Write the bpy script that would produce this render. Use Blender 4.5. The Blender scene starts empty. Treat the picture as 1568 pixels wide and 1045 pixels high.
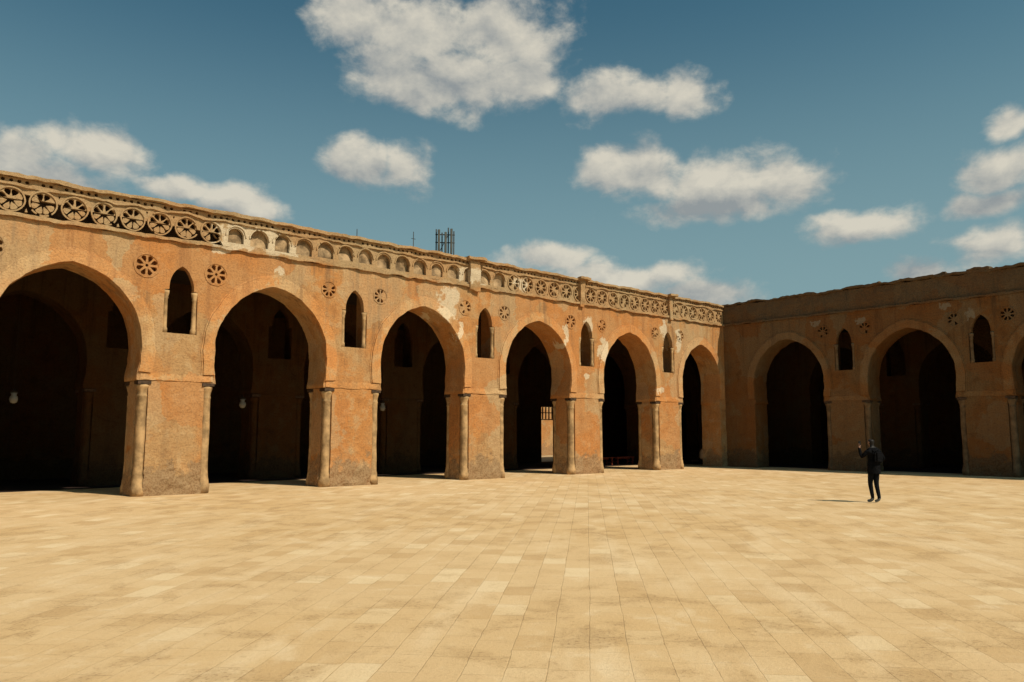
import bpy, bmesh, math, random
from math import radians, sin, cos, pi, sqrt, atan2, asin
from mathutils import Vector, Matrix, noise
random.seed(7)
S = bpy.context.scene
COL = S.collection

# ---------------------------------------------------------------- node DSL
class G:
    def __init__(s, nt): s.nt = nt
    def put(s, sock, val):
        if val is None: return
        if isinstance(val, bpy.types.NodeSocket): s.nt.links.new(val, sock)
        else:
            if hasattr(sock.default_value, '__len__'):
                n = len(sock.default_value)
                if not hasattr(val, '__len__'): val = (val,) * n
                val = tuple(val)
                if len(val) < n: val = val + (1.0,) * (n - len(val))
                sock.default_value = val[:n]
            else: sock.default_value = val
    def n(s, t, ins=None, **p):
        nd = s.nt.nodes.new(t)
        for k, v in p.items(): setattr(nd, k, v)
        if ins:
            for k, v in ins.items(): s.put(nd.inputs[k], v)
        return nd
    def m(s, op, a, b=None, c=None, clamp=False):
        nd = s.n('ShaderNodeMath', operation=op, use_clamp=clamp)
        for i, x in enumerate((a, b, c)): s.put(nd.inputs[i], x) if x is not None else None
        return nd.outputs[0]
    def v(s, op, a, b=None, c=None):
        nd = s.n('ShaderNodeVectorMath', operation=op)
        for i, x in enumerate((a, b, c)):
            if x is not None: s.put(nd.inputs[i], x)
        return nd.outputs['Value'] if op in ('LENGTH', 'DISTANCE', 'DOT_PRODUCT') else nd.outputs[0]
    def mix(s, f, a, b, mode='MIX'):
        nd = s.n('ShaderNodeMix', data_type='RGBA', blend_type=mode)
        s.put(nd.inputs[0], f); s.put(nd.inputs[6], a); s.put(nd.inputs[7], b)
        return nd.outputs[2]
    def sm(s, x, lo, hi, a=0.0, b=1.0):
        nd = s.n('ShaderNodeMapRange', interpolation_type='SMOOTHSTEP')
        s.put(nd.inputs[0], x)
        for i, q in enumerate((lo, hi, a, b)): nd.inputs[i + 1].default_value = q
        return nd.outputs[0]
    def noise(s, vec, scale, detail=4, rough=0.5, dist=0.0):
        nd = s.n('ShaderNodeTexNoise')
        s.put(nd.inputs['Vector'], vec)
        nd.inputs['Scale'].default_value = scale; nd.inputs['Detail'].default_value = detail
        nd.inputs['Roughness'].default_value = rough; nd.inputs['Distortion'].default_value = dist
        return nd
def blobfield(g, vec, blobs):
    cur = None
    for c, r in blobs:
        q = g.v('MULTIPLY_ADD', vec, tuple(1 / x for x in r), tuple(-a / b for a, b in zip(c, r)))
        l = g.v('DOT_PRODUCT', q, q)
        cur = l if cur is None else g.m('MINIMUM', cur, l)
    return g.m('SUBTRACT', 1.0, g.m('SQRT', cur))

def new_mat(name):
    m = bpy.data.materials.new(name); m.use_nodes = True
    nt = m.node_tree; nt.nodes.clear(); g = G(nt)
    out = g.n('ShaderNodeOutputMaterial'); b = g.n('ShaderNodeBsdfPrincipled')
    nt.links.new(b.outputs[0], out.inputs[0])
    b.inputs['Specular IOR Level'].default_value = 0.2
    return m, g, b
def simple_mat(name, col, rough=0.7, var=0.25, scale=8, metal=0, bump=0.0):
    m, g, b = new_mat(name)
    tc = g.n('ShaderNodeTexCoord').outputs['Object']
    nz = g.noise(tc, scale, 4, 0.6).outputs[0]
    c = g.mix(g.sm(nz, .3, .7), tuple(x * (1 - var) for x in col), tuple(min(1, x * (1 + var)) for x in col))
    g.put(b.inputs['Base Color'], c); b.inputs['Roughness'].default_value = rough
    b.inputs['Metallic'].default_value = metal
    if bump:
        bp = g.n('ShaderNodeBump', {'Height': nz}); bp.inputs['Distance'].default_value = bump
        g.put(b.inputs['Normal'], bp.outputs[0])
    return m

# ---------------------------------------------------------------- camera model
F_PX, PITCH, YAW, H = 1214.0, radians(6.555), radians(41.8), 1.85
fw = Vector((sin(YAW), cos(YAW), 0)); rt = Vector((cos(YAW), -sin(YAW), 0)); up = Vector((0, 0, 1))
cam_f = fw * cos(PITCH) + up * sin(PITCH); cam_u = up * cos(PITCH) - fw * sin(PITCH)
def azel(px, py):
    d = (cam_f + rt * ((px - 784) / F_PX) + cam_u * ((522.5 - py) / F_PX)).normalized()
    return atan2(d.x, d.y), asin(d.z)
D, CX = 24.5, 37.5

cam = bpy.data.cameras.new('camera'); co = bpy.data.objects.new('camera', cam); COL.objects.link(co)
co.location = (0, 0, H); co.rotation_euler = (pi / 2 + PITCH, 0, -YAW)
cam.sensor_width = 36; cam.lens = F_PX / 1568 * 36; cam.clip_end = 6000; cam.clip_start = 0.05
S.camera = co
S.view_settings.view_transform = 'Standard'; S.view_settings.look = 'None'
S.view_settings.exposure = 0; S.view_settings.gamma = 1

# ---------------------------------------------------------------- sun + sky
EL = radians(49.5); SH = Vector((-0.25, 0.968, 0)).normalized()
tosun = Vector((-SH.x * cos(EL), -SH.y * cos(EL), sin(EL)))
sl = bpy.data.lights.new('sun', 'SUN'); sl.energy = 4.8; sl.angle = radians(0.5); sl.color = (1.0, 0.89, 0.71)
so = bpy.data.objects.new('sun', sl); COL.objects.link(so)
so.rotation_euler = tosun.to_track_quat('Z', 'Y').to_euler(); so.location = (0, 0, 40)
W = bpy.data.worlds.new('World'); S.world = W; W.use_nodes = True
nt = W.node_tree; nt.nodes.clear(); g = G(nt)
sky = g.n('ShaderNodeTexSky', sky_type='NISHITA'); sky.sun_disc = False
sky.sun_elevation = EL; sky.sun_rotation = atan2(tosun.x, tosun.y)
sky.air_density = 1.0; sky.dust_density = 2.5; sky.ozone_density = 1.2
tint = g.mix(1.0, sky.outputs[0], (0.53, 1.0, 0.92, 1), 'MULTIPLY')
gen = g.n('ShaderNodeTexCoord').outputs['Generated']
sep = g.n('ShaderNodeSeparateXYZ', {0: gen})
az = g.m('ARCTAN2', sep.outputs[0], sep.outputs[1]); el = g.m('ARCSINE', sep.outputs[2])
haze = g.sm(el, .56, .08, 0, .90)
tint = g.mix(haze, tint, (3.3, 5.1, 5.5, 1))
bg1 = g.n('ShaderNodeBackground', {'Color': tint}); bg1.inputs[1].default_value = 0.072
ae = g.n('ShaderNodeCombineXYZ', {0: az, 1: el}).outputs[0]
CL = [(545,30,75,60),(640,45,120,75),(770,50,115,72),(600,105,95,60),(700,125,125,66),(790,115,80,52),(660,150,80,34),
      (550,250,62,42),(620,255,58,46),(925,150,78,52),(1050,140,60,46),(985,150,60,38),
      (975,265,85,50),(1100,272,120,48),(1205,272,80,50),(1090,310,150,34),
      (20,235,85,52),(150,230,95,52),(70,275,130,45),(270,290,65,28),(370,312,90,34),
      (1310,338,95,32),(1540,262,95,42),(1550,195,50,36),
      (830,400,85,30),(950,428,150,36),(1090,455,90,28),(1415,412,65,26),(1510,370,80,36),(1520,310,80,22),
      (-150,260,160,60),(1720,220,120,70),(700,-160,160,60)]
CS = [(650,85,200,125),(590,250,105,55),(985,148,130,62),(1090,278,200,65),(90,245,170,70),(330,305,130,40),(1310,338,110,40),(1530,255,110,85),(950,428,230,50),(1500,370,90,50)]
def tob(L):
    out = []
    for (x, y, rx, ry) in L:
        a, e = azel(x, y); a1, _ = azel(x + rx, y); a0, _ = azel(x - rx, y)
        _, e1 = azel(x, y - ry); _, e0 = azel(x, y + ry)
        out.append(((a, e, 0), ((a1 - a0) / 2, abs(e1 - e0) / 2, 1)))
    return out
blobs = tob(CL); cblobs = tob(CS)
for k in range(6):
    a = radians(120 + k * 38 + random.uniform(-5, 5)); e = radians(random.uniform(8, 35))
    blobs.append(((a if a < pi else a - 2 * pi, e, 0), (random.uniform(.1, .2), random.uniform(.04, .07), 1)))
w1 = g.noise(ae, 10, 2, 0.5)
wv = g.v('MULTIPLY', g.v('SUBTRACT', w1.outputs['Color'], (.5, .5, .5)), (.05, .045, 0))
q = g.v('MULTIPLY', g.v('ADD', ae, wv), (1, 1, 0))
def fine(off): return g.noise(g.v('MULTIPLY', g.v('ADD', ae, off), (1, 1.4, 1)), 14, 8, 0.60, 0.15).outputs[0]
OFF = (0.008, 0.018, 0)
nA = fine((0, 0, 0)); nB = fine(OFF)
d0 = g.m('MULTIPLY_ADD', g.m('SUBTRACT', nA, 0.475), 1.9, blobfield(g, q, blobs))
cA = blobfield(g, q, cblobs); cB = blobfield(g, g.v('ADD', q, OFF), cblobs)
mask = g.sm(d0, -0.06, 0.62)
li = g.m('MULTIPLY_ADD', g.m('SUBTRACT', cA, cB), .85, .50)
li = g.m('MULTIPLY_ADD', g.m('SUBTRACT', nA, nB), 2.0, li, clamp=True)
ccol = g.mix(li, (0.33, 0.36, 0.37, 1), (0.78, 0.73, 0.61, 1))
bg2 = g.n('ShaderNodeBackground', {'Color': ccol}); bg2.inputs[1].default_value = 0.88
ms = g.n('ShaderNodeMixShader'); g.put(ms.inputs[0], g.m('MULTIPLY', mask, 0.94))
nt.links.new(bg1.outputs[0], ms.inputs[1]); nt.links.new(bg2.outputs[0], ms.inputs[2])
wo = g.n('ShaderNodeOutputWorld'); nt.links.new(ms.outputs[0], wo.inputs[0])

# ---------------------------------------------------------------- materials
def wall_mat(name, white, dim=1.0, fr=(.37, .265, .145), red=1.0):
    m, g, b = new_mat(name)
    tc = g.n('ShaderNodeTexCoord').outputs['Object']
    sep = g.n('ShaderNodeSeparateXYZ', {0: tc}); z = sep.outputs[2]
    n1 = g.noise(tc, 0.4, 4, 0.6, 0.4).outputs[0]
    n2n = g.noise(tc, 1.9, 7, 0.68, 0.3); n2 = n2n.outputs[0]
    n3 = g.noise(tc, 16, 5, 0.7).outputs[0]
    def c(r, gg, bb): return (r * dim, gg * dim, bb * dim, 1)
    col = g.mix(g.sm(n1, .42, .60), c(.46, .205, .068), c(.42, .245, .110))
    col = g.mix(g.sm(n2, .50, .64, 0, .6), col, c(.47, .31, .16))
    col = g.mix(g.sm(n2, .47, .34, 0, .6), col, c(.28, .13, .05))
    st = g.noise(g.v('MULTIPLY', tc, (1.0, 1.0, 0.09)), 2.8, 5, 0.68).outputs[0]
    stm = g.m('MULTIPLY', g.sm(st, .48, .66), g.sm(z, 3.0, 7.8, .25, .85))
    col = g.mix(stm, col, c(.21, .12, .062))
    if white:
        vo = g.n('ShaderNodeTexVoronoi', {'Vector': g.v('ADD', tc, g.v('MULTIPLY', n2n.outputs['Color'], (.9, .9, .9)))})
        vo.inputs['Scale'].default_value = 0.6
        vs = g.n('ShaderNodeSeparateColor', {0: vo.outputs['Color']}).outputs[0]
        col = g.mix(g.sm(vs, .60, .64, 0, .42), col, c(.48, .185, .055))
        col = g.mix(g.sm(vs, .34, .30, 0, .40), col, c(.46, .32, .18))
    fz = g.sm(g.m('MULTIPLY_ADD', n2, .3, z), 7.70, 7.85)
    col = g.mix(g.m('MULTIPLY', fz, .60), col, c(*fr))
    pz = g.m('ADD', z, g.m('MULTIPLY', g.m('SUBTRACT', n2, .5), 3.0))
    pm = g.sm(pz, .90, .70)
    col = g.mix(g.m('MULTIPLY', pm, .75), col, g.mix(g.sm(n3, .38, .62), c(.16, .095, .052), c(.38, .26, .145)))
    if white:
        wp = g.v('ADD', tc, g.v('MULTIPLY', g.v('SUBTRACT', n2n.outputs['Color'], (.5, .5, .5)), (.8, .2, .8)))
        bf = blobfield(g, wp, white)
        wm = g.sm(g.m('MULTIPLY_ADD', g.m('SUBTRACT', n2, .50), 2.6, bf), .10, .30)
        col = g.mix(g.m('MULTIPLY', wm, .75), col, g.mix(n3, c(.50, .38, .24), c(.76, .66, .50)))
    col = g.mix(g.sm(n3, .42, .72, 0, .48), col, c(.14, .08, .042))
    g.put(b.inputs['Base Color'], col); b.inputs['Roughness'].default_value = .92
    b.inputs['Specular IOR Level'].default_value = .06
    h2 = g.noise(tc, 1.9, 5, 0.68).outputs[0]; h3 = g.noise(tc, 16, 4, 0.75).outputs[0]
    bp = g.n('ShaderNodeBump', {'Height': g.m('MULTIPLY_ADD', h3, .55, h2)}); bp.inputs['Strength'].default_value = .8; bp.inputs['Distance'].default_value = .06
    g.put(b.inputs['Normal'], bp.outputs[0])
    return m
WHL = [((10.4,0,8.15),(1.3,2,.5)), ((11.6,0,7.95),(.9,2,.35)), ((9.6,0,7.72),(.6,2,.25)), ((18.45,0,6.55),(.6,2,.4)), ((18.7,0,7.15),(.5,2,.45)), ((19.15,0,5.9),(.2,2,.4)), ((19.9,0,8.1),(1.0,2,.4)),
       ((25.1,0,6.2),(.25,2,.6)), ((26.6,0,6.7),(.35,2,.6)), ((27.6,0,5.6),(.35,2,.8)), ((26.4,0,4.4),(.3,2,.2)), ((32.2,0,7.0),(.3,2,.6)), ((33.4,0,6.5),(.3,2,.6)),
       ((22.4,0,8.1),(.6,2,.35)), ((31.8,0,3.9),(.4,2,.2)), ((11.5,0,7.15),(.25,2,.15)), ((27.9,0,5.0),(.2,2,.6))]
WHR = [((7.6,0,7.2),(.30,2,.2)), ((5.4,0,7.3),(.25,2,.15)), ((11.4,0,7.4),(.3,2,.2)), ((12.4,0,6.9),(.2,2,.3)), ((25,0,7),(1,2,.5))]
M_L = wall_mat('ochre_plaster', WHL); M_R = wall_mat('ochre_plaster_baked_shade', WHR, .40, (.27, .19, .115))  # right wing: same ochre darkened, its shade put into the colour
M_BL = wall_mat('arch_band_plaster', WHL, 1.20); M_BR = wall_mat('arch_band_plaster_baked_shade', WHR, .50)  # right-wing bands: band plaster with the shade darkening built into the tint
M_IN = wall_mat('inner_plaster_baked_shade', None, .16)  # gloom of the aisles is put into the plaster colour
M_COLM = simple_mat('column_plaster', (.37, .23, .11), .9, .38, 3, 0, .03)
M_COLR = simple_mat('column_plaster_baked_shade', (.14, .09, .048), .9, .35, 3, 0, .03)  # shaded copy of the left columns, darkened in the base colour
M_WOOD = simple_mat('dark_wood', (.06, .035, .02), .7, .4, 10)
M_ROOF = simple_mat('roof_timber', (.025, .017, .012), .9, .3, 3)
M_REC = simple_mat('recess_baked_shade', (.08, .048, .028), .95, .5, 4, 0, .03)  # dark base colour paints the shadow inside the frieze holes
M_NICHE = simple_mat('niche_plaster', (.29, .195, .108), .95, .55, 3, 0, .05)

def paving():
    m, g, b = new_mat('limestone_paving')
    tc = g.n('ShaderNodeTexCoord').outputs['Object']
    mp = g.n('ShaderNodeMapping', {'Vector': tc}); mp.inputs['Rotation'].default_value = (0, 0, radians(-42.8))
    n2n = g.noise(tc, 1.3, 7, .68, .4); n2 = n2n.outputs[0]
    wob = g.v('ADD', mp.outputs[0], g.v('MULTIPLY', g.v('SUBTRACT', n2n.outputs['Color'], (.5,.5,.5)), (.06, .06, 0)))
    def brick(w, h, mort):
        br = g.n('ShaderNodeTexBrick', {'Vector': wob})
        br.inputs['Scale'].default_value = 1; br.inputs['Brick Width'].default_value = w
        br.inputs['Row Height'].default_value = h; br.inputs['Mortar Size'].default_value = mort
        br.inputs['Mortar Smooth'].default_value = .4
        br.inputs['Color1'].default_value = (0, 0, 0, 1); br.inputs['Color2'].default_value = (1, 1, 1, 1)
        br.inputs['Mortar'].default_value = (.5, .5, .5, 1); br.offset = .43; br.squash = 1.35; br.squash_frequency = 3
        return br
    br = brick(.50, .33, .005)
    r = g.n('ShaderNodeSeparateColor', {0: br.outputs['Color']}).outputs[0]
    n1 = g.noise(tc, .16, 5, .62).outputs[0]; n3 = g.noise(tc, 24, 6, .75).outputs[0]
    nr = g.noise(g.v('MULTIPLY', mp.outputs[0], (.22, 1, 1)), 1.1, 4, .6).outputs[0]
    col = g.mix(r, (.57, .385, .205, 1), (.62, .435, .245, 1))
    col = g.mix(g.sm(r, .88, .93, 0, .45), col, (.71, .56, .36, 1))
    col = g.mix(g.sm(r, .13, .08, 0, .40), col, (.46, .29, .14, 1))
    col = g.mix(g.sm(n1, .42, .62, 0, .6), col, (.55, .355, .170, 1))
    col = g.mix(g.sm(nr, .5, .7, 0, .55), col, (.68, .51, .32, 1))
    wear = g.m('MULTIPLY', g.sm(n2, .49, .62), g.sm(n1, .38, .60, .3, 1))
    col = g.mix(g.m('MULTIPLY', wear, .55), col, (.41, .26, .125, 1))
    col = g.mix(g.sm(n2, .46, .30, 0, .45), col, (.71, .55, .36, 1))
    pit = g.m('MULTIPLY', g.sm(n3, .52, .62), g.m('MULTIPLY_ADD', wear, .7, .16))
    col = g.mix(pit, col, (.30, .18, .09, 1))
    gap = g.m('MULTIPLY', br.outputs['Fac'], g.sm(n2, .42, .64, .06, .7))
    col = g.mix(gap, col, (.36, .23, .115, 1))
    g.put(b.inputs['Base Color'], col); b.inputs['Roughness'].default_value = .85
    b.inputs['Specular IOR Level'].default_value = .10
    h = g.m('MULTIPLY_ADD', n3, .45, g.m('MULTIPLY', n2, .8))
    h = g.m('SUBTRACT', h, g.m('MULTIPLY', br.outputs['Fac'], .30))
    bp = g.n('ShaderNodeBump', {'Height': h}); bp.inputs['Strength'].default_value = .75; bp.inputs['Distance'].default_value = .028
    g.put(b.inputs['Normal'], bp.outputs[0])
    return m
M_PAVE = paving()
M_DIRT = simple_mat('sandy_ground', (.42, .30, .17), .95, .25, .5, 0, .03)
M_SHADEFLOOR = simple_mat('painted_shade_floor', (.022, .011, .008), .98, .4, 3)  # near-black floor colour stands in for shade in the aisles

# ---------------------------------------------------------------- mesh helpers
def empty(name, mat=None):
    e = bpy.data.objects.new(name, None); COL.objects.link(e); e.empty_display_size = .5
    if mat is not None: e.matrix_world = mat
    return e
def mesh_obj(name, verts, faces, mat, parent=None):
    me = bpy.data.meshes.new(name); me.from_pydata(verts, [], faces); me.update()
    me.materials.append(mat)
    o = bpy.data.objects.new(name, me); COL.objects.link(o)
    if parent: o.parent = parent
    return o
def polyfill(name, contours, d0, d1, mat, parent):
    cu = bpy.data.curves.new(name, 'CURVE'); cu.dimensions = '2D'; cu.fill_mode = 'BOTH'; cu.extrude = abs(d1 - d0) / 2
    for c in contours:
        sp = cu.splines.new('POLY'); sp.points.add(len(c) - 1)
        for i, p in enumerate(c): sp.points[i].co = (p[0], p[1], 0, 1)
        sp.use_cyclic_u = True
    o = bpy.data.objects.new(name + '_c', cu); COL.objects.link(o)
    dg = bpy.context.evaluated_depsgraph_get()
    me = bpy.data.meshes.new_from_object(o.evaluated_get(dg))
    bpy.data.objects.remove(o)
    mid = (d0 + d1) / 2
    for v in me.vertices:
        x, y, w = v.co; v.co = (x, mid - w, y)
    me.materials.clear(); me.materials.append(mat); me.name = name
    me.update()
    ob = bpy.data.objects.new(name, me); COL.objects.link(ob); ob.parent = parent
    return ob
def nz(p, sc, seed=0): return noise.noise(Vector(p) * sc + Vector((seed, seed * 1.7, -seed)))
def rough_box(name, s0, s1, d0, d1, z0, z1, mat, parent, step=.25, amp=.02, seed=0):
    nx = max(1, int((s1 - s0) / step)); ny = max(1, int((d1 - d0) / step)); nzn = max(1, int((z1 - z0) / step))
    bm = bmesh.new(); idx = {}
    def V(i, j, k):
        if (i, j, k) in idx: return idx[(i, j, k)]
        p = Vector((s0 + (s1 - s0) * i / nx, d0 + (d1 - d0) * j / ny, z0 + (z1 - z0) * k / nzn))
        q = Vector(p)
        if amp:
            q.y += amp * nz(p, 2.1, seed) * (1 if j in (0, ny) else .3)
            q.z += amp * (nz(p, 1.7, seed + 9) + .6 * nz(p, 5, seed + 3))
            q.x += amp * .5 * nz(p, 2, seed + 5)
        idx[(i, j, k)] = bm.verts.new(q); return idx[(i, j, k)]
    for i in range(nx):
        for k in range(nzn):
            bm.faces.new([V(i,0,k), V(i+1,0,k), V(i+1,0,k+1), V(i,0,k+1)])
            bm.faces.new([V(i,ny,k), V(i,ny,k+1), V(i+1,ny,k+1), V(i+1,ny,k)])
        for j in range(ny):
            bm.faces.new([V(i,j,0), V(i,j+1,0), V(i+1,j+1,0), V(i+1,j,0)])
            bm.faces.new([V(i,j,nzn), V(i+1,j,nzn), V(i+1,j+1,nzn), V(i,j+1,nzn)])
    for j in range(ny):
        for k in range(nzn):
            bm.faces.new([V(0,j,k), V(0,j,k+1), V(0,j+1,k+1), V(0,j+1,k)])
            bm.faces.new([V(nx,j,k), V(nx,j+1,k), V(nx,j+1,k+1), V(nx,j,k+1)])
    me = bpy.data.meshes.new(name); bm.to_mesh(me); bm.free(); me.materials.append(mat)
    o = bpy.data.objects.new(name, me); COL.objects.link(o); o.parent = parent; return o
def lathe(bm, cx, cy, prof, n=16, amp=0, seed=0):
    rings = []
    for r, z in prof:
        ring = []
        for i in range(n):
            a = 2 * pi * i / n; rr = r * (1 + amp * nz((cos(a) + cx, sin(a) + cy, z), 2.5, seed))
            ring.append(bm.verts.new((cx + rr * cos(a), cy + rr * sin(a), z)))
        rings.append(ring)
    for a, b in zip(rings, rings[1:]):
        for i in range(n):
            f = bm.faces.new([a[i], a[(i+1) % n], b[(i+1) % n], b[i]]); f.smooth = True
    bm.faces.new(rings[-1]); bm.faces.new(list(reversed(rings[0])))
def bm_obj(name, bm, mat, parent):
    me = bpy.data.meshes.new(name); bm.to_mesh(me); bm.free(); me.materials.append(mat)
    o = bpy.data.objects.new(name, me); COL.objects.link(o); o.parent = parent; return o
def bm_box(bm, x0, x1, y0, y1, z0, z1):
    v = [bm.verts.new((x, y, z)) for x in (x0, x1) for y in (y0, y1) for z in (z0, z1)]
    for f in ((0,1,3,2),(4,6,7,5),(0,4,5,1),(2,3,7,6),(0,2,6,4),(1,5,7,3)): bm.faces.new([v[i] for i in f])
def tube(bm, a, b, r0, r1=None, n=8):
    r1 = r0 if r1 is None else r1
    a, b = Vector(a), Vector(b); q = (b - a).to_track_quat('Z', 'Y'); R = []
    for p, r in ((a, r0), (b, r1)):
        R.append([bm.verts.new(p + q @ Vector((r * cos(2*pi*i/n), r * sin(2*pi*i/n), 0))) for i in range(n)])
    for i in range(n): bm.faces.new([R[0][i], R[0][(i+1) % n], R[1][(i+1) % n], R[1][i]]).smooth = True
    bm.faces.new(R[1]); bm.faces.new(list(reversed(R[0])))

ZI, PW = 3.35, 2.17
def arch(sc, hw, zc, e=.35, off=0, z0=ZI, jit=0.0, n=26):
    R = hw + e
    L = []
    for i in range(7):
        z = z0 + (zc - z0) * i / 7
        L.append((hw - .07 * ((zc - z) / (zc - ZI)) ** 2 + off, z))
    Ro = R + off; amax = math.acos(e / Ro)
    for i in range(n + 1):
        a = amax * i / n
        L.append((Ro * cos(a) - e, zc + Ro * sin(a)))
    def J(x, z): return x + jit * (nz((x, z, sc), 2.3, 4) + .4 * nz((x, z, sc), 7, 14)), z + jit * (nz((x, z, sc), 2.9, 11) + .4 * nz((x, z, sc), 8, 1))
    out = [(sc - x, z) for x, z in L]
    out += [(sc + x, z) for x, z in reversed(L[:-1])]
    if jit: out = [J(*p) for p in out]
    return out

def pier(name, sl, w, mat, parent, depth=1.2, notch=.27, seed=0):
    base = [(notch,0),(w-notch,0),(w-notch,notch),(w,notch),(w,depth-notch),(w-notch,depth-notch),(w-notch,depth),(notch,depth),(notch,depth-notch),(0,depth-notch),(0,notch),(notch,notch)]
    if w < 1 or w > 2.5: base = [(0,0),(w,0),(w,depth),(0,depth)]
    P = []
    for a, b in zip(base, base[1:] + base[:1]):
        L = math.hypot(b[0]-a[0], b[1]-a[1]); k = max(1, int(L / .10))
        for i in range(k): P.append((a[0] + (b[0]-a[0]) * i / k, a[1] + (b[1]-a[1]) * i / k))
    c = Vector((w/2, depth/2)); n = len(P); bm = bmesh.new(); rings = []
    nzl = 34
    for k in range(nzl + 1):
        z = ZI * k / nzl; ring = []
        for x, y in P:
            d = Vector((x, y)) - c; d.normalize()
            a = .022 * nz((x + sl, y, z), 2.2, seed) + .014 * nz((x + sl, y, z), 7, seed)
            if z < .9: a += .09 * (1 - z / .9) * (.2 + nz((x + sl, y, z), 3.5, seed + 2)) + .028 * nz((x + sl, y, z), 11, seed)
            if k == nzl: a = 0
            ring.append(bm.verts.new((sl + x + d.x * a, y + d.y * a, z)))
        rings.append(ring)
    for a, b in zip(rings, rings[1:]):
        for i in range(n): bm.faces.new([a[i], a[(i+1) % n], b[(i+1) % n], b[i]])
    bm.faces.new(rings[-1])
    return bm_obj(name, bm, mat, parent)
COLP = [(.20, 0), (.205, .22), (.175, .30), (.165, .42), (.15, .48), (.142, .9), (.138, 1.4), (.14, 2.0), (.137, 2.45), (.138, 2.86), (.15, 2.89), (.15, 2.93), (.135, 2.96), (.15, 3.05), (.185, 3.17), (.20, 3.22), (.17, 3.25)]
def columns(name, sl, w, parent, depth=1.2, seed=0, mat=None):
    bm = bmesh.new(); b2 = bmesh.new()
    for sx in (0, 1):
        for dy in (0, 1):
            x = sl + (.15 if sx == 0 else w - .15); y = .15 if dy == 0 else depth - .15
            lathe(bm, x, y, COLP, 18, .15, seed + sx * 3 + dy)
            bm_box(b2, x - .185, x + .185, y - .185, y + .185, 3.252, 3.348)
    bm_obj(name, bm, mat, parent); bm_obj(name + '_abacus', b2, M_WOOD, parent)

def circ(cx, cz, r, n=14, jit=0, sd=0):
    return [(cx + r * cos(2*pi*i/n) * (1 + jit * nz((cx, cz, i), 1.3, sd)), cz + r * sin(2*pi*i/n) * (1 + jit * nz((cx, cz, i), 1.3, sd))) for i in range(n)]
def petal(cx, cz, a, r0, r1, w):
    pts = [(r0, 0), (r0 + (r1-r0)*.45, -w*.72), (r0 + (r1-r0)*.8, -w), (r1, -w*.55), (r1 + .008, 0), (r1, w*.55), (r0 + (r1-r0)*.8, w), (r0 + (r1-r0)*.45, w*.72)]
    pts = [(x + random.uniform(-.007, .007), y + random.uniform(-.007, .007)) for x, y in pts]
    return [(cx + x * cos(a) - y * sin(a), cz + x * sin(a) + y * cos(a)) for x, y in pts]
def win_contour(sc, seed=0, wide=.50, g=0.0):
    pts = [(sc-wide, 4.82-g), (sc+wide, 4.82-g), (sc+wide, 6.12), (sc+.37+g, 6.14)]
    hw, e, zc = .37 + g, .22, 6.2; R = hw + e; am = math.acos(e / R)
    A = [(R * cos(am*i/8) - e, zc + R * sin(am*i/8) * 1.25) for i in range(9)]
    pts += [(sc + x, z) for x, z in A] + [(sc - x, z) for x, z in reversed(A[:-1])] + [(sc-.37-g, 6.14), (sc-wide, 6.12)]
    return [(x + .02 * nz((x, z, 0), 3, seed), z + .02 * nz((x, z, 0), 3, seed + 2)) for x, z in pts]

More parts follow.
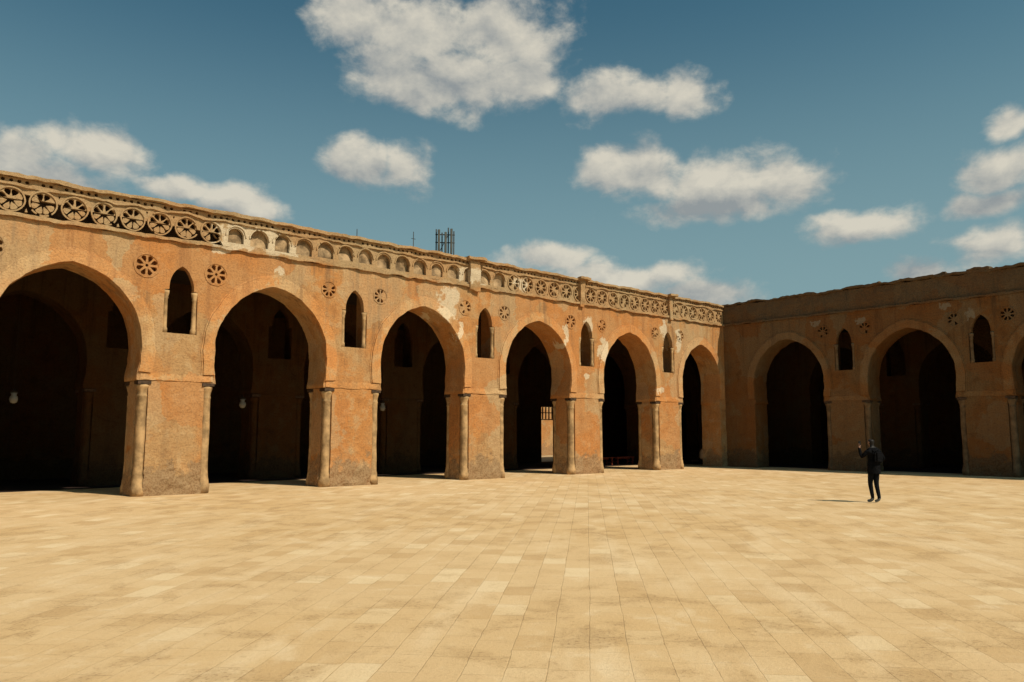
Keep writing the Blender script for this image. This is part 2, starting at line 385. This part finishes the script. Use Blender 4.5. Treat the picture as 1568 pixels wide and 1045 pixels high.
def facade(par, arches, piers, s0, s1, mat, ztop, inner=False, medallions=True, cm=None, bandm=None):
    arches = sorted(arches)
    cont = [(s0, ztop), (s0, ZI)]
    for sc, hw, zc in arches: cont += arch(sc, hw, zc, jit=.04)
    cont += [(s1, ZI), (s1, ztop)]
    P = [(i, l, w) for i, (l, w) in enumerate(piers) if 2 < w < 2.5]
    wins = [win_contour(l + w / 2, i) for i, l, w in P]
    cav = [[(l + w/2 - .78, 4.7), (l + w/2 + .78, 4.7), (l + w/2 + .78, 7.0), (l + w/2 - .78, 7.0)] for i, l, w in P]
    med = []; rg = []
    if medallions:
        for i, l, w in P:
            for sg in (-1, 1):
                cx = l + w / 2 + sg * 1.04; cz = 6.78
                big = (abs(l - 7.3) < .1 or l < 7) and par.name == 'mosque_arcade'; k_ = 1.0 if big else random.uniform(.78, .9)
                for k in range(8):
                    if not big and random.random() < .22: continue
                    med.append(petal(cx, cz, pi/8 + k * pi / 4, .10 * k_, .30 * k_, .070 * k_))
                if big: med.append(circ(cx, cz, .045, 8))
                rg.append((cx, k_))
    polyfill('facade_skin', [cont] + wins + med, 0, .20, mat, par)
    polyfill('facade_core', [cont] + cav, .20, 1.2, mat, par)
    for cx, k_ in rg:
        polyfill('medallion_ring', [circ(cx, 6.78, .372 * k_, 24, .05, 2), circ(cx, 6.78, .325 * k_, 24, .05, 5)], -.018, .02, mat, par)
    for i, (l, w) in enumerate(piers):
        pier('pier', l, w, mat, par, seed=i)
        if 1 < w < 2.5: columns('corner_columns', l, w, par, seed=i, mat=cm)
        if 2 < w < 2.5 and not inner:
            sc = l + w / 2
            bm = bmesh.new()
            for sg in (-1, 1):
                lathe(bm, sc + sg * .43, .09, [(.09, 4.80), (.09, 4.95), (.07, 5.0), (.066, 5.85), (.085, 5.88), (.07, 5.91), (.10, 6.02), (.105, 6.11)], 12, .08, i)
            bm_obj('window_colonnettes', bm, cm, par)
            rough_box('impost_band', l + .02, l + w - .02, -.022, .06, ZI + .03, ZI + .24, bandm, par, .05, .04, i)
    if not inner:
        for sc, hw, zc in arches:
            o1 = arch(sc, hw, zc, off=.36, z0=ZI + .26, jit=.04); i1 = arch(sc, hw, zc, off=.014, z0=ZI + .26, jit=.04)
            polyfill('arch_band', [o1 + list(reversed(i1))], -.060, .03, bandm, par)
            o1 = arch(sc, hw, zc, off=.41, z0=ZI + .26, jit=.04); i1 = arch(sc, hw, zc, off=.364, z0=ZI + .26, jit=.04)
            polyfill('arch_moulding', [o1 + list(reversed(i1))], -.022, .03, bandm, par)

# ---------------------------------------------------------------- LEFT WING
left = empty('mosque_arcade', Matrix.Translation((0, D, 0)))
pL = [(7.3 + 6.03 * k, PW) for k in range(-4, 5)]
aL = [(7.3 - 1.93 + 6.03 * k, 1.93, 4.35) for k in range(-3, 5)] + [(35.29, 1.70, 4.42)]
facade(left, aL, pL + [(36.99, .51)], 7.3 - 24.12, CX, M_L, 7.62, cm=M_COLM, bandm=M_BL)
rough_box('frieze_ledge', -16.8, 37.48, -.10, .5, 7.622, 7.73, M_L, left, .12, .06, 1)
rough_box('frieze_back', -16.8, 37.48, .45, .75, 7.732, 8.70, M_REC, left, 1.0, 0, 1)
rough_box('cornice_cap', -16.8, 37.48, -.12, .78, 8.703, 8.80, M_L, left, .11, .055, 2)
rough_box('cornice_moulding', -16.8, 37.48, -.06, .04, 8.475, 8.535, M_L, left, .10, .06, 6)
def strip(s0, s1, kind, name):
    n = max(1, round((s1 - s0) / .775)); pit = (s1 - s0) / n
    cont = [(s0, 7.735), (s1, 7.735), (s1, 8.70), (s0, 8.70)]
    holes = []; rings = []
    for i in range(n):
        cx = s0 + pit * (i + .5) + random.uniform(-.01, .01); cz = 8.10
        if kind == 'rose':
            dm = random.random()
            for k in range(8):
                if random.random() < .05: continue
                holes.append(petal(cx, cz, k * pi / 4 + pi / 8 + random.uniform(-.04, .04), .085, .288, .085 + random.uniform(-.014, .008)))
            if dm < .92: rings.append(cx)
            if i:
                x = s0 + pit * i
                for sg in (-1, 1):
                    if random.random() < .5: holes.append([(x, cz + sg * .20), (x + .035, cz + sg * .30), (x - .035, cz + sg * .30)][::sg])
        else:
            b = 7.82 + random.uniform(0, .08); r = .29 + random.uniform(-.03, .02); t = random.uniform(.9, 1.1)
            holes.append([(cx + r, b)] + [(cx + r * cos(pi * j / 12) + random.uniform(-.014, .014), 8.10 + r * sin(pi * j / 12) * t) for j in range(13)] + [(cx - r, b)])
            rings.append(cx)
    q = int((s1 - s0) / .19)
    for j in range(q):
        if random.random() < .85: holes.append(circ(s0 + (j + .5) * (s1 - s0) / q, 8.62, .052, 8, .2, j))
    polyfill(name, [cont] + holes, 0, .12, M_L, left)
    if kind != 'rose':
        rough_box('niche_back', s0, s1, .135, .29, 7.74, 8.55, M_NICHE, left, .10, .08, 3)
    bm = bmesh.new()
    for x in rings:
        seg = range(28) if kind == 'rose' else range(14)
        for j in seg:
            a0, a1 = 2*pi*j/28, 2*pi*(j+1)/28
            if random.random() < .05: continue
            def P(r, a, y):
                r *= 1 + .06 * nz((x, a, 0), 1.5, 3); return bm.verts.new((x + r * cos(a), y, 8.10 + r * sin(a)))
            A = [P(.315,a0,-.035),P(.315,a1,-.035),P(.355,a1,-.035),P(.355,a0,-.035)]; B = [P(.315,a0,.02),P(.315,a1,.02),P(.355,a1,.02),P(.355,a0,.02)]
            bm.faces.new(A); bm.faces.new([A[3],A[2],B[2],B[3]]); bm.faces.new([B[0],B[1],A[1],A[0]])
    bm_obj('frieze_relief', bm, M_L, left)
strip(-16.8, 9.6, 'rose', 'frieze_rosettes'); strip(9.602, 19.2, 'niche', 'frieze_niches')
strip(19.202, 21.6, 'niche', 'frieze_niches'); strip(21.602, 37.48, 'rose', 'frieze_rosettes')
for s, w in ((19.8, .5), (26.1, .26), (32.7, .26)):
    rough_box('frieze_pilaster', s - w/2, s + w/2, -.15, .05, 7.50, 8.69, M_L, left, .08, .09, s)
    rough_box('frieze_pilaster_cap', s - w/2 - .15, s + w/2 + .25, -.30, .3, 8.74, 8.84, M_L, left, .08, .06, s + 1)
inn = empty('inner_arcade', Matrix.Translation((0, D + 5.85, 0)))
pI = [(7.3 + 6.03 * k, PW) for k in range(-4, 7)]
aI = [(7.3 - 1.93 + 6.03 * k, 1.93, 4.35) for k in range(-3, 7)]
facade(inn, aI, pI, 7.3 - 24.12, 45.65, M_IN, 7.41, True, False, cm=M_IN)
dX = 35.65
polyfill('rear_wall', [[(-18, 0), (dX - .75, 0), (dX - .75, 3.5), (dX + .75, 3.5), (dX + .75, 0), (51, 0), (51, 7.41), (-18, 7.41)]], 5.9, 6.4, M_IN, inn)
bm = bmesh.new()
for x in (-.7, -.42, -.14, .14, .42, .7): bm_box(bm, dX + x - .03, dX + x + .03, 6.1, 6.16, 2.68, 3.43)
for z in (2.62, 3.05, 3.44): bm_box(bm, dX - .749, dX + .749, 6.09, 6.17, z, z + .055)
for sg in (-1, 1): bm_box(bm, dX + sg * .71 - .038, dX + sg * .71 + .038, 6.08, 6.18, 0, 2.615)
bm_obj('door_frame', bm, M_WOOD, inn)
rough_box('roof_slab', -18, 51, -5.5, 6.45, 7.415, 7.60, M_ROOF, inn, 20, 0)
rough_box('light_stop_wall', -18, -16.83, -5.84, 6.4, 0, 7.41, M_IN, inn, 20, 0)  # added unseen wall, stops light leaking in at the open end
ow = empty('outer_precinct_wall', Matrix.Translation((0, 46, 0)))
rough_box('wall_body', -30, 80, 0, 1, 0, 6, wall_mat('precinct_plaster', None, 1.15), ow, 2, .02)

# ---------------------------------------------------------------- RIGHT WING
MR = Matrix.Translation((CX, D, 0)) @ Matrix.Rotation(-pi / 2, 4, 'Z')
right = empty('mosque_arcade', MR)
pR = [(5.64 + 6.03 * k, PW) for k in range(0, 6)]
aR = [(3.71 + 6.03 * k, 1.93, 4.35) for k in range(0, 6)]
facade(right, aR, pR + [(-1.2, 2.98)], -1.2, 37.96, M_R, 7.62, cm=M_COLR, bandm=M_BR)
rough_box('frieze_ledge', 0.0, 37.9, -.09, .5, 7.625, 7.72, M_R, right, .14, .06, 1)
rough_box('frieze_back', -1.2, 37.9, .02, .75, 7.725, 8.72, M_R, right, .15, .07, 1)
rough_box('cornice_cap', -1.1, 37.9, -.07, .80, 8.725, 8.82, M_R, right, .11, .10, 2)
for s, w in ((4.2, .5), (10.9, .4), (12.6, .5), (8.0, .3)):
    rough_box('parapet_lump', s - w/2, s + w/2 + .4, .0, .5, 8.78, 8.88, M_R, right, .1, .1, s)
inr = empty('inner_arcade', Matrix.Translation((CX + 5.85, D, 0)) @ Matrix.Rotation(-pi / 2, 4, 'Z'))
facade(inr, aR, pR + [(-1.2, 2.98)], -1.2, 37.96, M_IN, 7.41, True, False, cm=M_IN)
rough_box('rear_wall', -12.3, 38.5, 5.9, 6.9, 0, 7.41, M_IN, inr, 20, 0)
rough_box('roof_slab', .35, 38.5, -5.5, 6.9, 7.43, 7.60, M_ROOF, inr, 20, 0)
rough_box('light_stop_wall', 37.97, 38.9, -5.84, 6.9, 0, 7.41, M_IN, inr, 20, 0)  # unseen closing wall, added to keep light out of the aisles

# ---------------------------------------------------------------- ground
mesh_obj('ground', [(-2500,-2500,-.006),(2500,-2500,-.006),(2500,2500,-.006),(-2500,2500,-.006)], [(0,1,2,3)], M_DIRT)
mesh_obj('courtyard_pavement', [(-40,-45,0),(39.5,-45,0),(39.5,29.4,0),(-40,29.4,0)], [(0,1,2,3)], M_PAVE)
mesh_obj('painted_shade_sheet', [(-17,29.0,.006),(50,29.0,.006),(50,36.2,.006),(-17,36.2,.006)], [(0,1,2,3)], M_SHADEFLOOR)  # added dark sheet, paints the shade beyond the sunlit strip
mesh_obj('painted_shade_sheet', [(38.9,-14,.005),(50,-14,.005),(50,28.99,.005),(38.9,28.99,.005)], [(0,1,2,3)], M_SHADEFLOOR)  # added dark sheet, paints the shade inside the right wing

# ---------------------------------------------------------------- lamps
M_GLASS = simple_mat('frosted_glass', (.20, .19, .165), .25, .1, 3)
M_BRASS = simple_mat('aged_brass', (.04, .03, .02), .6, .2, 9, .3)
def lamp(x, y, z, s=1):
    e = empty('hanging_lantern'); e.location = (x, y, 0)
    bm = bmesh.new(); lathe(bm, 0, 0, [(.03*s, z-.17*s), (.10*s, z-.14*s), (.135*s, z-.04*s), (.12*s, z+.06*s), (.075*s, z+.11*s), (.11*s, z+.19*s)], 16)
    bm_obj('glass', bm, M_GLASS, e)
    bm = bmesh.new(); lathe(bm, 0, 0, [(.115*s, z+.192*s), (.12*s, z+.21*s), (.05*s, z+.27*s), (.02*s, z+.32*s)], 16)
    tube(bm, (0,0,z+.3*s), (0,0,7.42), .004)
    bm_obj('cap_and_cord', bm, M_BRASS, e)
for k in range(-2, 6): lamp((4.85 if k == 0 else 5.37 + 6.03 * k + .7), 28.4, 2.88, .9)
for y in (26.4, 24.4, 18.5, 12.4, 6): lamp(45.5, y, 2.25, 1.1)

# ---------------------------------------------------------------- benches inside
M_RED = simple_mat('red_painted_wood', (.16, .035, .02), .6, .3, 10)
for bx in (33.4, 35.2):
    e = empty('wooden_bench'); e.location = (bx, 29.9, 0)
    bm = bmesh.new()
    for y in (-.18, 0, .18): bm_box(bm, -.75, .75, y - .07, y + .07, .41, .45)
    for x in (-.65, .65):
        for y in (-.2, .2): bm_box(bm, x - .03, x + .03, y - .03, y + .03, .007, .409)
        bm_box(bm, x - .025, x + .025, -.169, .169, .15, .2)
    bm_box(bm, -.62, .62, -.02, .02, .33, .38)
    bm_obj('frame', bm, M_RED, e)

# ---------------------------------------------------------------- roof antennas
M_STEEL = simple_mat('galvanised_steel', (.05, .05, .047), .5, .3, 20, .3)
M_PANEL = simple_mat('antenna_plastic', (.11, .105, .09), .5, .2, 5)
e = empty('cell_antenna_mast'); e.location = (20.25, 27.0, 7.6); e.rotation_euler = (0, 0, radians(-35))
bm = bmesh.new()
for x in (-.38, -.13, .14, .38): tube(bm, (x, 0, 0), (x, 0, 2.95 + .12 * sin(x * 9)), .028)
for z in (.9, 1.7, 2.4, 2.75): tube(bm, (-.42, 0, z), (.42, 0, z), .024)
tube(bm, (-.38, 0, .3), (.38, .0, 1.7), .015); tube(bm, (-.38, 0, 1.7), (.14, .0, 2.75), .015); tube(bm, (0, .6, 0), (0, 0, 2.1), .02)
bm_obj('frame', bm, M_STEEL, e)
bm = bmesh.new()
for x, z0, z1 in ((-.27, 1.85, 2.95), (.02, 1.65, 2.85), (.27, 1.9, 3.0)):
    bm_box(bm, x - .05, x + .05, -.14, -.04, z0, z1)
bm_box(bm, -.2, .2, .03, .2, 1.3, 1.75)
bmesh.ops.bevel(bm, geom=bm.edges[:], offset=.012, segments=2, affect='EDGES')
bm_obj('panels', bm, M_PANEL, e)
for (x, y, hh) in ((18.6, 27, 2.6), (15.9, 27, 2.25)):
    bm = bmesh.new(); tube(bm, (0, 0, 0), (0, 0, hh), .028, .016); tube(bm, (-.10, 0, hh - .3), (.10, 0, hh - .3), .012)
    o = bm_obj('roof_aerial', bm, M_STEEL, None); o.location = (x, y, 7.6)

# ---------------------------------------------------------------- person
def skinned(name, joints, edges, radii, mats, root=0, sub=2):
    me = bpy.data.meshes.new(name); me.from_pydata(joints, edges, []); o = bpy.data.objects.new(name, me); COL.objects.link(o)
    md = o.modifiers.new('skin', 'SKIN'); sk = me.skin_vertices[0].data
    for i, r in enumerate(radii):
        sk[i].radius = (r, r) if not hasattr(r, '__len__') else r
        sk[i].use_root = (i == root)
    md.use_smooth_shade = True
    s = o.modifiers.new('sub', 'SUBSURF'); s.levels = sub; s.render_levels = sub
    dg = bpy.context.evaluated_depsgraph_get()
    m2 = bpy.data.meshes.new_from_object(o.evaluated_get(dg)); bpy.data.objects.remove(o)
    ob = bpy.data.objects.new(name, m2); COL.objects.link(ob)
    m2.materials.clear()
    for m in mats: m2.materials.append(m)
    m2.polygons.foreach_set('use_smooth', [True] * len(m2.polygons))
    return ob
M_SKIN = simple_mat('skin', (.20, .105, .065), .55, .1, 20)
M_CLOTH = simple_mat('black_cloth', (.006, .006, .007), .95, .4, 14, 0, .02)
M_TROU = simple_mat('dark_trousers', (.007, .008, .010), .95, .3, 14)
M_SHOE = simple_mat('grey_shoes', (.13, .15, .17), .6, .3, 20)
M_HAIR = simple_mat('black_hair', (.010, .008, .007), .6, .4, 40)
for mm in (M_CLOTH, M_TROU):
    mm.node_tree.nodes['Principled BSDF'].inputs['Specular IOR Level'].default_value = .03
J = dict(pel=(0,0,.92), sp1=(.01,0,1.06), ch=(.015,0,1.24), sh=(0,0,1.36), nk=(.02,0,1.45), hd0=(.045,0,1.51), hd1=(.05,0.0,1.60), hd2=(.04,0,1.66),
  hl=(0,.085,.90), kl=(.09,.06,.50), al=(.05,.035,.10), fl=(.12,.035,.045), tl=(.22,.04,.035),
  hr=(0,-.085,.90), kr=(.0,-.06,.49), ar=(-.10,-.035,.12), fr=(-.06,-.035,.06), tr=(.05,-.04,.035),
  sl=(0,.17,1.36), el=(.12,.30,1.18), wl=(.20,.27,1.42), pl=(.205,.265,1.49),
  sr=(0,-.17,1.36), er=(-.06,-.33,1.14), wr=(.12,-.20,1.02), pr=(.17,-.155,1.00))
R = dict(pel=(.15,.12), sp1=(.135,.105), ch=(.155,.115), sh=(.13,.09), nk=.055, hd0=.068, hd1=.092, hd2=.075,
  hl=.10, kl=.064, al=.045, fl=.042, tl=.035, hr=.10, kr=.064, ar=.045, fr=.042, tr=.035,
  sl=.072, el=.052, wl=.036, pl=.03, sr=.072, er=.052, wr=.036, pr=.03)
K = list(J); E = [('pel','sp1'),('sp1','ch'),('ch','sh'),('sh','nk'),('nk','hd0'),('hd0','hd1'),('hd1','hd2'),('pel','hl'),('hl','kl'),('kl','al'),('al','fl'),('fl','tl'),
  ('pel','hr'),('hr','kr'),('kr','ar'),('ar','fr'),('fr','tr'),('sh','sl'),('sl','el'),('el','wl'),('wl','pl'),('sh','sr'),('sr','er'),('er','wr'),('wr','pr')]
man = empty('person_taking_photo')
body = skinned('body', [J[k] for k in K], [(K.index(a), K.index(b)) for a, b in E], [R[k] for k in K], [M_CLOTH, M_TROU, M_SHOE, M_SKIN, M_HAIR]); body.parent = man
for p in body.data.polygons:
    c = p.center; i = 0
    if c.z < .11: i = 2
    elif c.z < .86: i = 1
    if c.z > 1.44 and abs(c.y) < .12:
        i = 3
        if c.z > 1.63 or c.x < .05 + (c.z - 1.5) * .25: i = 4
    if (c - Vector(J['pl'])).length < .065 or (c - Vector(J['pr'])).length < .06: i = 3
    p.material_index = i
bm = bmesh.new()
def ell(bm, c, r, seg=10):
    res = bmesh.ops.create_uvsphere(bm, u_segments=seg, v_segments=seg, radius=1)
    for v in res['verts']: v.co = Vector((v.co.x * r[0] + c[0], v.co.y * r[1] + c[1], v.co.z * r[2] + c[2]))
ell(bm, (.145, 0, 1.56), (.02, .013, .024))
for sg in (-1, 1): ell(bm, (.045, sg * .09, 1.57), (.018, .01, .03))
bm_obj('nose_and_ears', bm, M_SKIN, man)
bm = bmesh.new()
for sg in (-1, 1): ell(bm, (.132, sg * .032, 1.585), (.008, .012, .007))
ell(bm, (.128, 0, 1.525), (.008, .024, .006)); bm_obj('eyes_and_mouth', bm, M_HAIR, man)
bm = bmesh.new(); rg = []
for z, a, b in ((1.10, .125, .155), (.98, .145, .175), (.86, .155, .18), (.76, .155, .18)):
    rg.append([bm.verts.new((a * cos(2*pi*i/24) * (1 + .05 * sin(i * 1.9)), b * sin(2*pi*i/24), z + .01 * sin(i * 2.3))) for i in range(24)])
for a, b in zip(rg, rg[1:]):
    for i in range(24): bm.faces.new([a[i], b[i], b[(i+1) % 24], a[(i+1) % 24]]).smooth = True
bm_obj('jacket_hem', bm, M_CLOTH, man)
bm = bmesh.new(); bm_box(bm, -.22, -.10, -.14, .13, 1.04, 1.35); bmesh.ops.bevel(bm, geom=bm.edges[:], offset=.04, segments=3, affect='EDGES')
for sg in (-1, 1): tube(bm, (-.12, sg*.09, 1.32), (.0, sg*.11, 1.44), .014); tube(bm, (.0, sg*.11, 1.44), (.13, sg*.11, 1.30), .014)
bm_obj('backpack', bm, M_CLOTH, man)
for f in range(4):
    b0 = Vector(J['pl']) + Vector((0, -.012, -.012 + .018 * f)); L = (.055, .07, .066, .06)[f]
    pts = [b0, b0 + Vector((L * .6, .0, .008)), b0 + Vector((L * .85, -.03, .01)), b0 + Vector((L * .6, -.055, .01))]
    skinned('finger', [tuple(p) for p in pts], [(0,1),(1,2),(2,3)], [.0095,.009,.008,.007], [M_SKIN], sub=1).parent = man
pts = [Vector(J['pl']) + Vector(q) for q in ((-.005,-.01,-.02), (.0,-.04,-.01), (.01,-.065,.015))]
skinned('thumb', [tuple(p) for p in pts], [(0,1),(1,2)], [.011,.01,.008], [M_SKIN], sub=1).parent = man
for f in range(4):
    b0 = Vector(J['pr']) + Vector((.0, .0, -.026 + .017 * f)); L = (.06, .072, .075, .068)[f]
    pts = [b0, b0 + Vector((L * .5, L * .3, -.006)), b0 + Vector((L * .65, L * .7, -.016)), b0 + Vector((L * .6, L * 1.0, -.026))]
    skinned('finger', [tuple(p) for p in pts], [(0,1),(1,2),(2,3)], [.0095,.009,.008,.007], [M_SKIN], sub=1).parent = man
pts = [Vector(J['pr']) + Vector(q) for q in ((-.01,.0,.02), (.0,.03,.045), (.01,.055,.055))]
skinned('thumb', [tuple(p) for p in pts], [(0,1),(1,2)], [.011,.01,.008], [M_SKIN], sub=1).parent = man
bm = bmesh.new(); bm_box(bm, .235, .247, .17, .25, 1.46, 1.61); bmesh.ops.bevel(bm, geom=bm.edges[:], offset=.004, segments=2, affect='EDGES')
bm_obj('phone', bm, M_HAIR, man)
fd = (fw - rt * .45).normalized()
man.location = (21.35, 9.47, 0); man.rotation_euler = (0, 0, atan2(fd.y, fd.x))
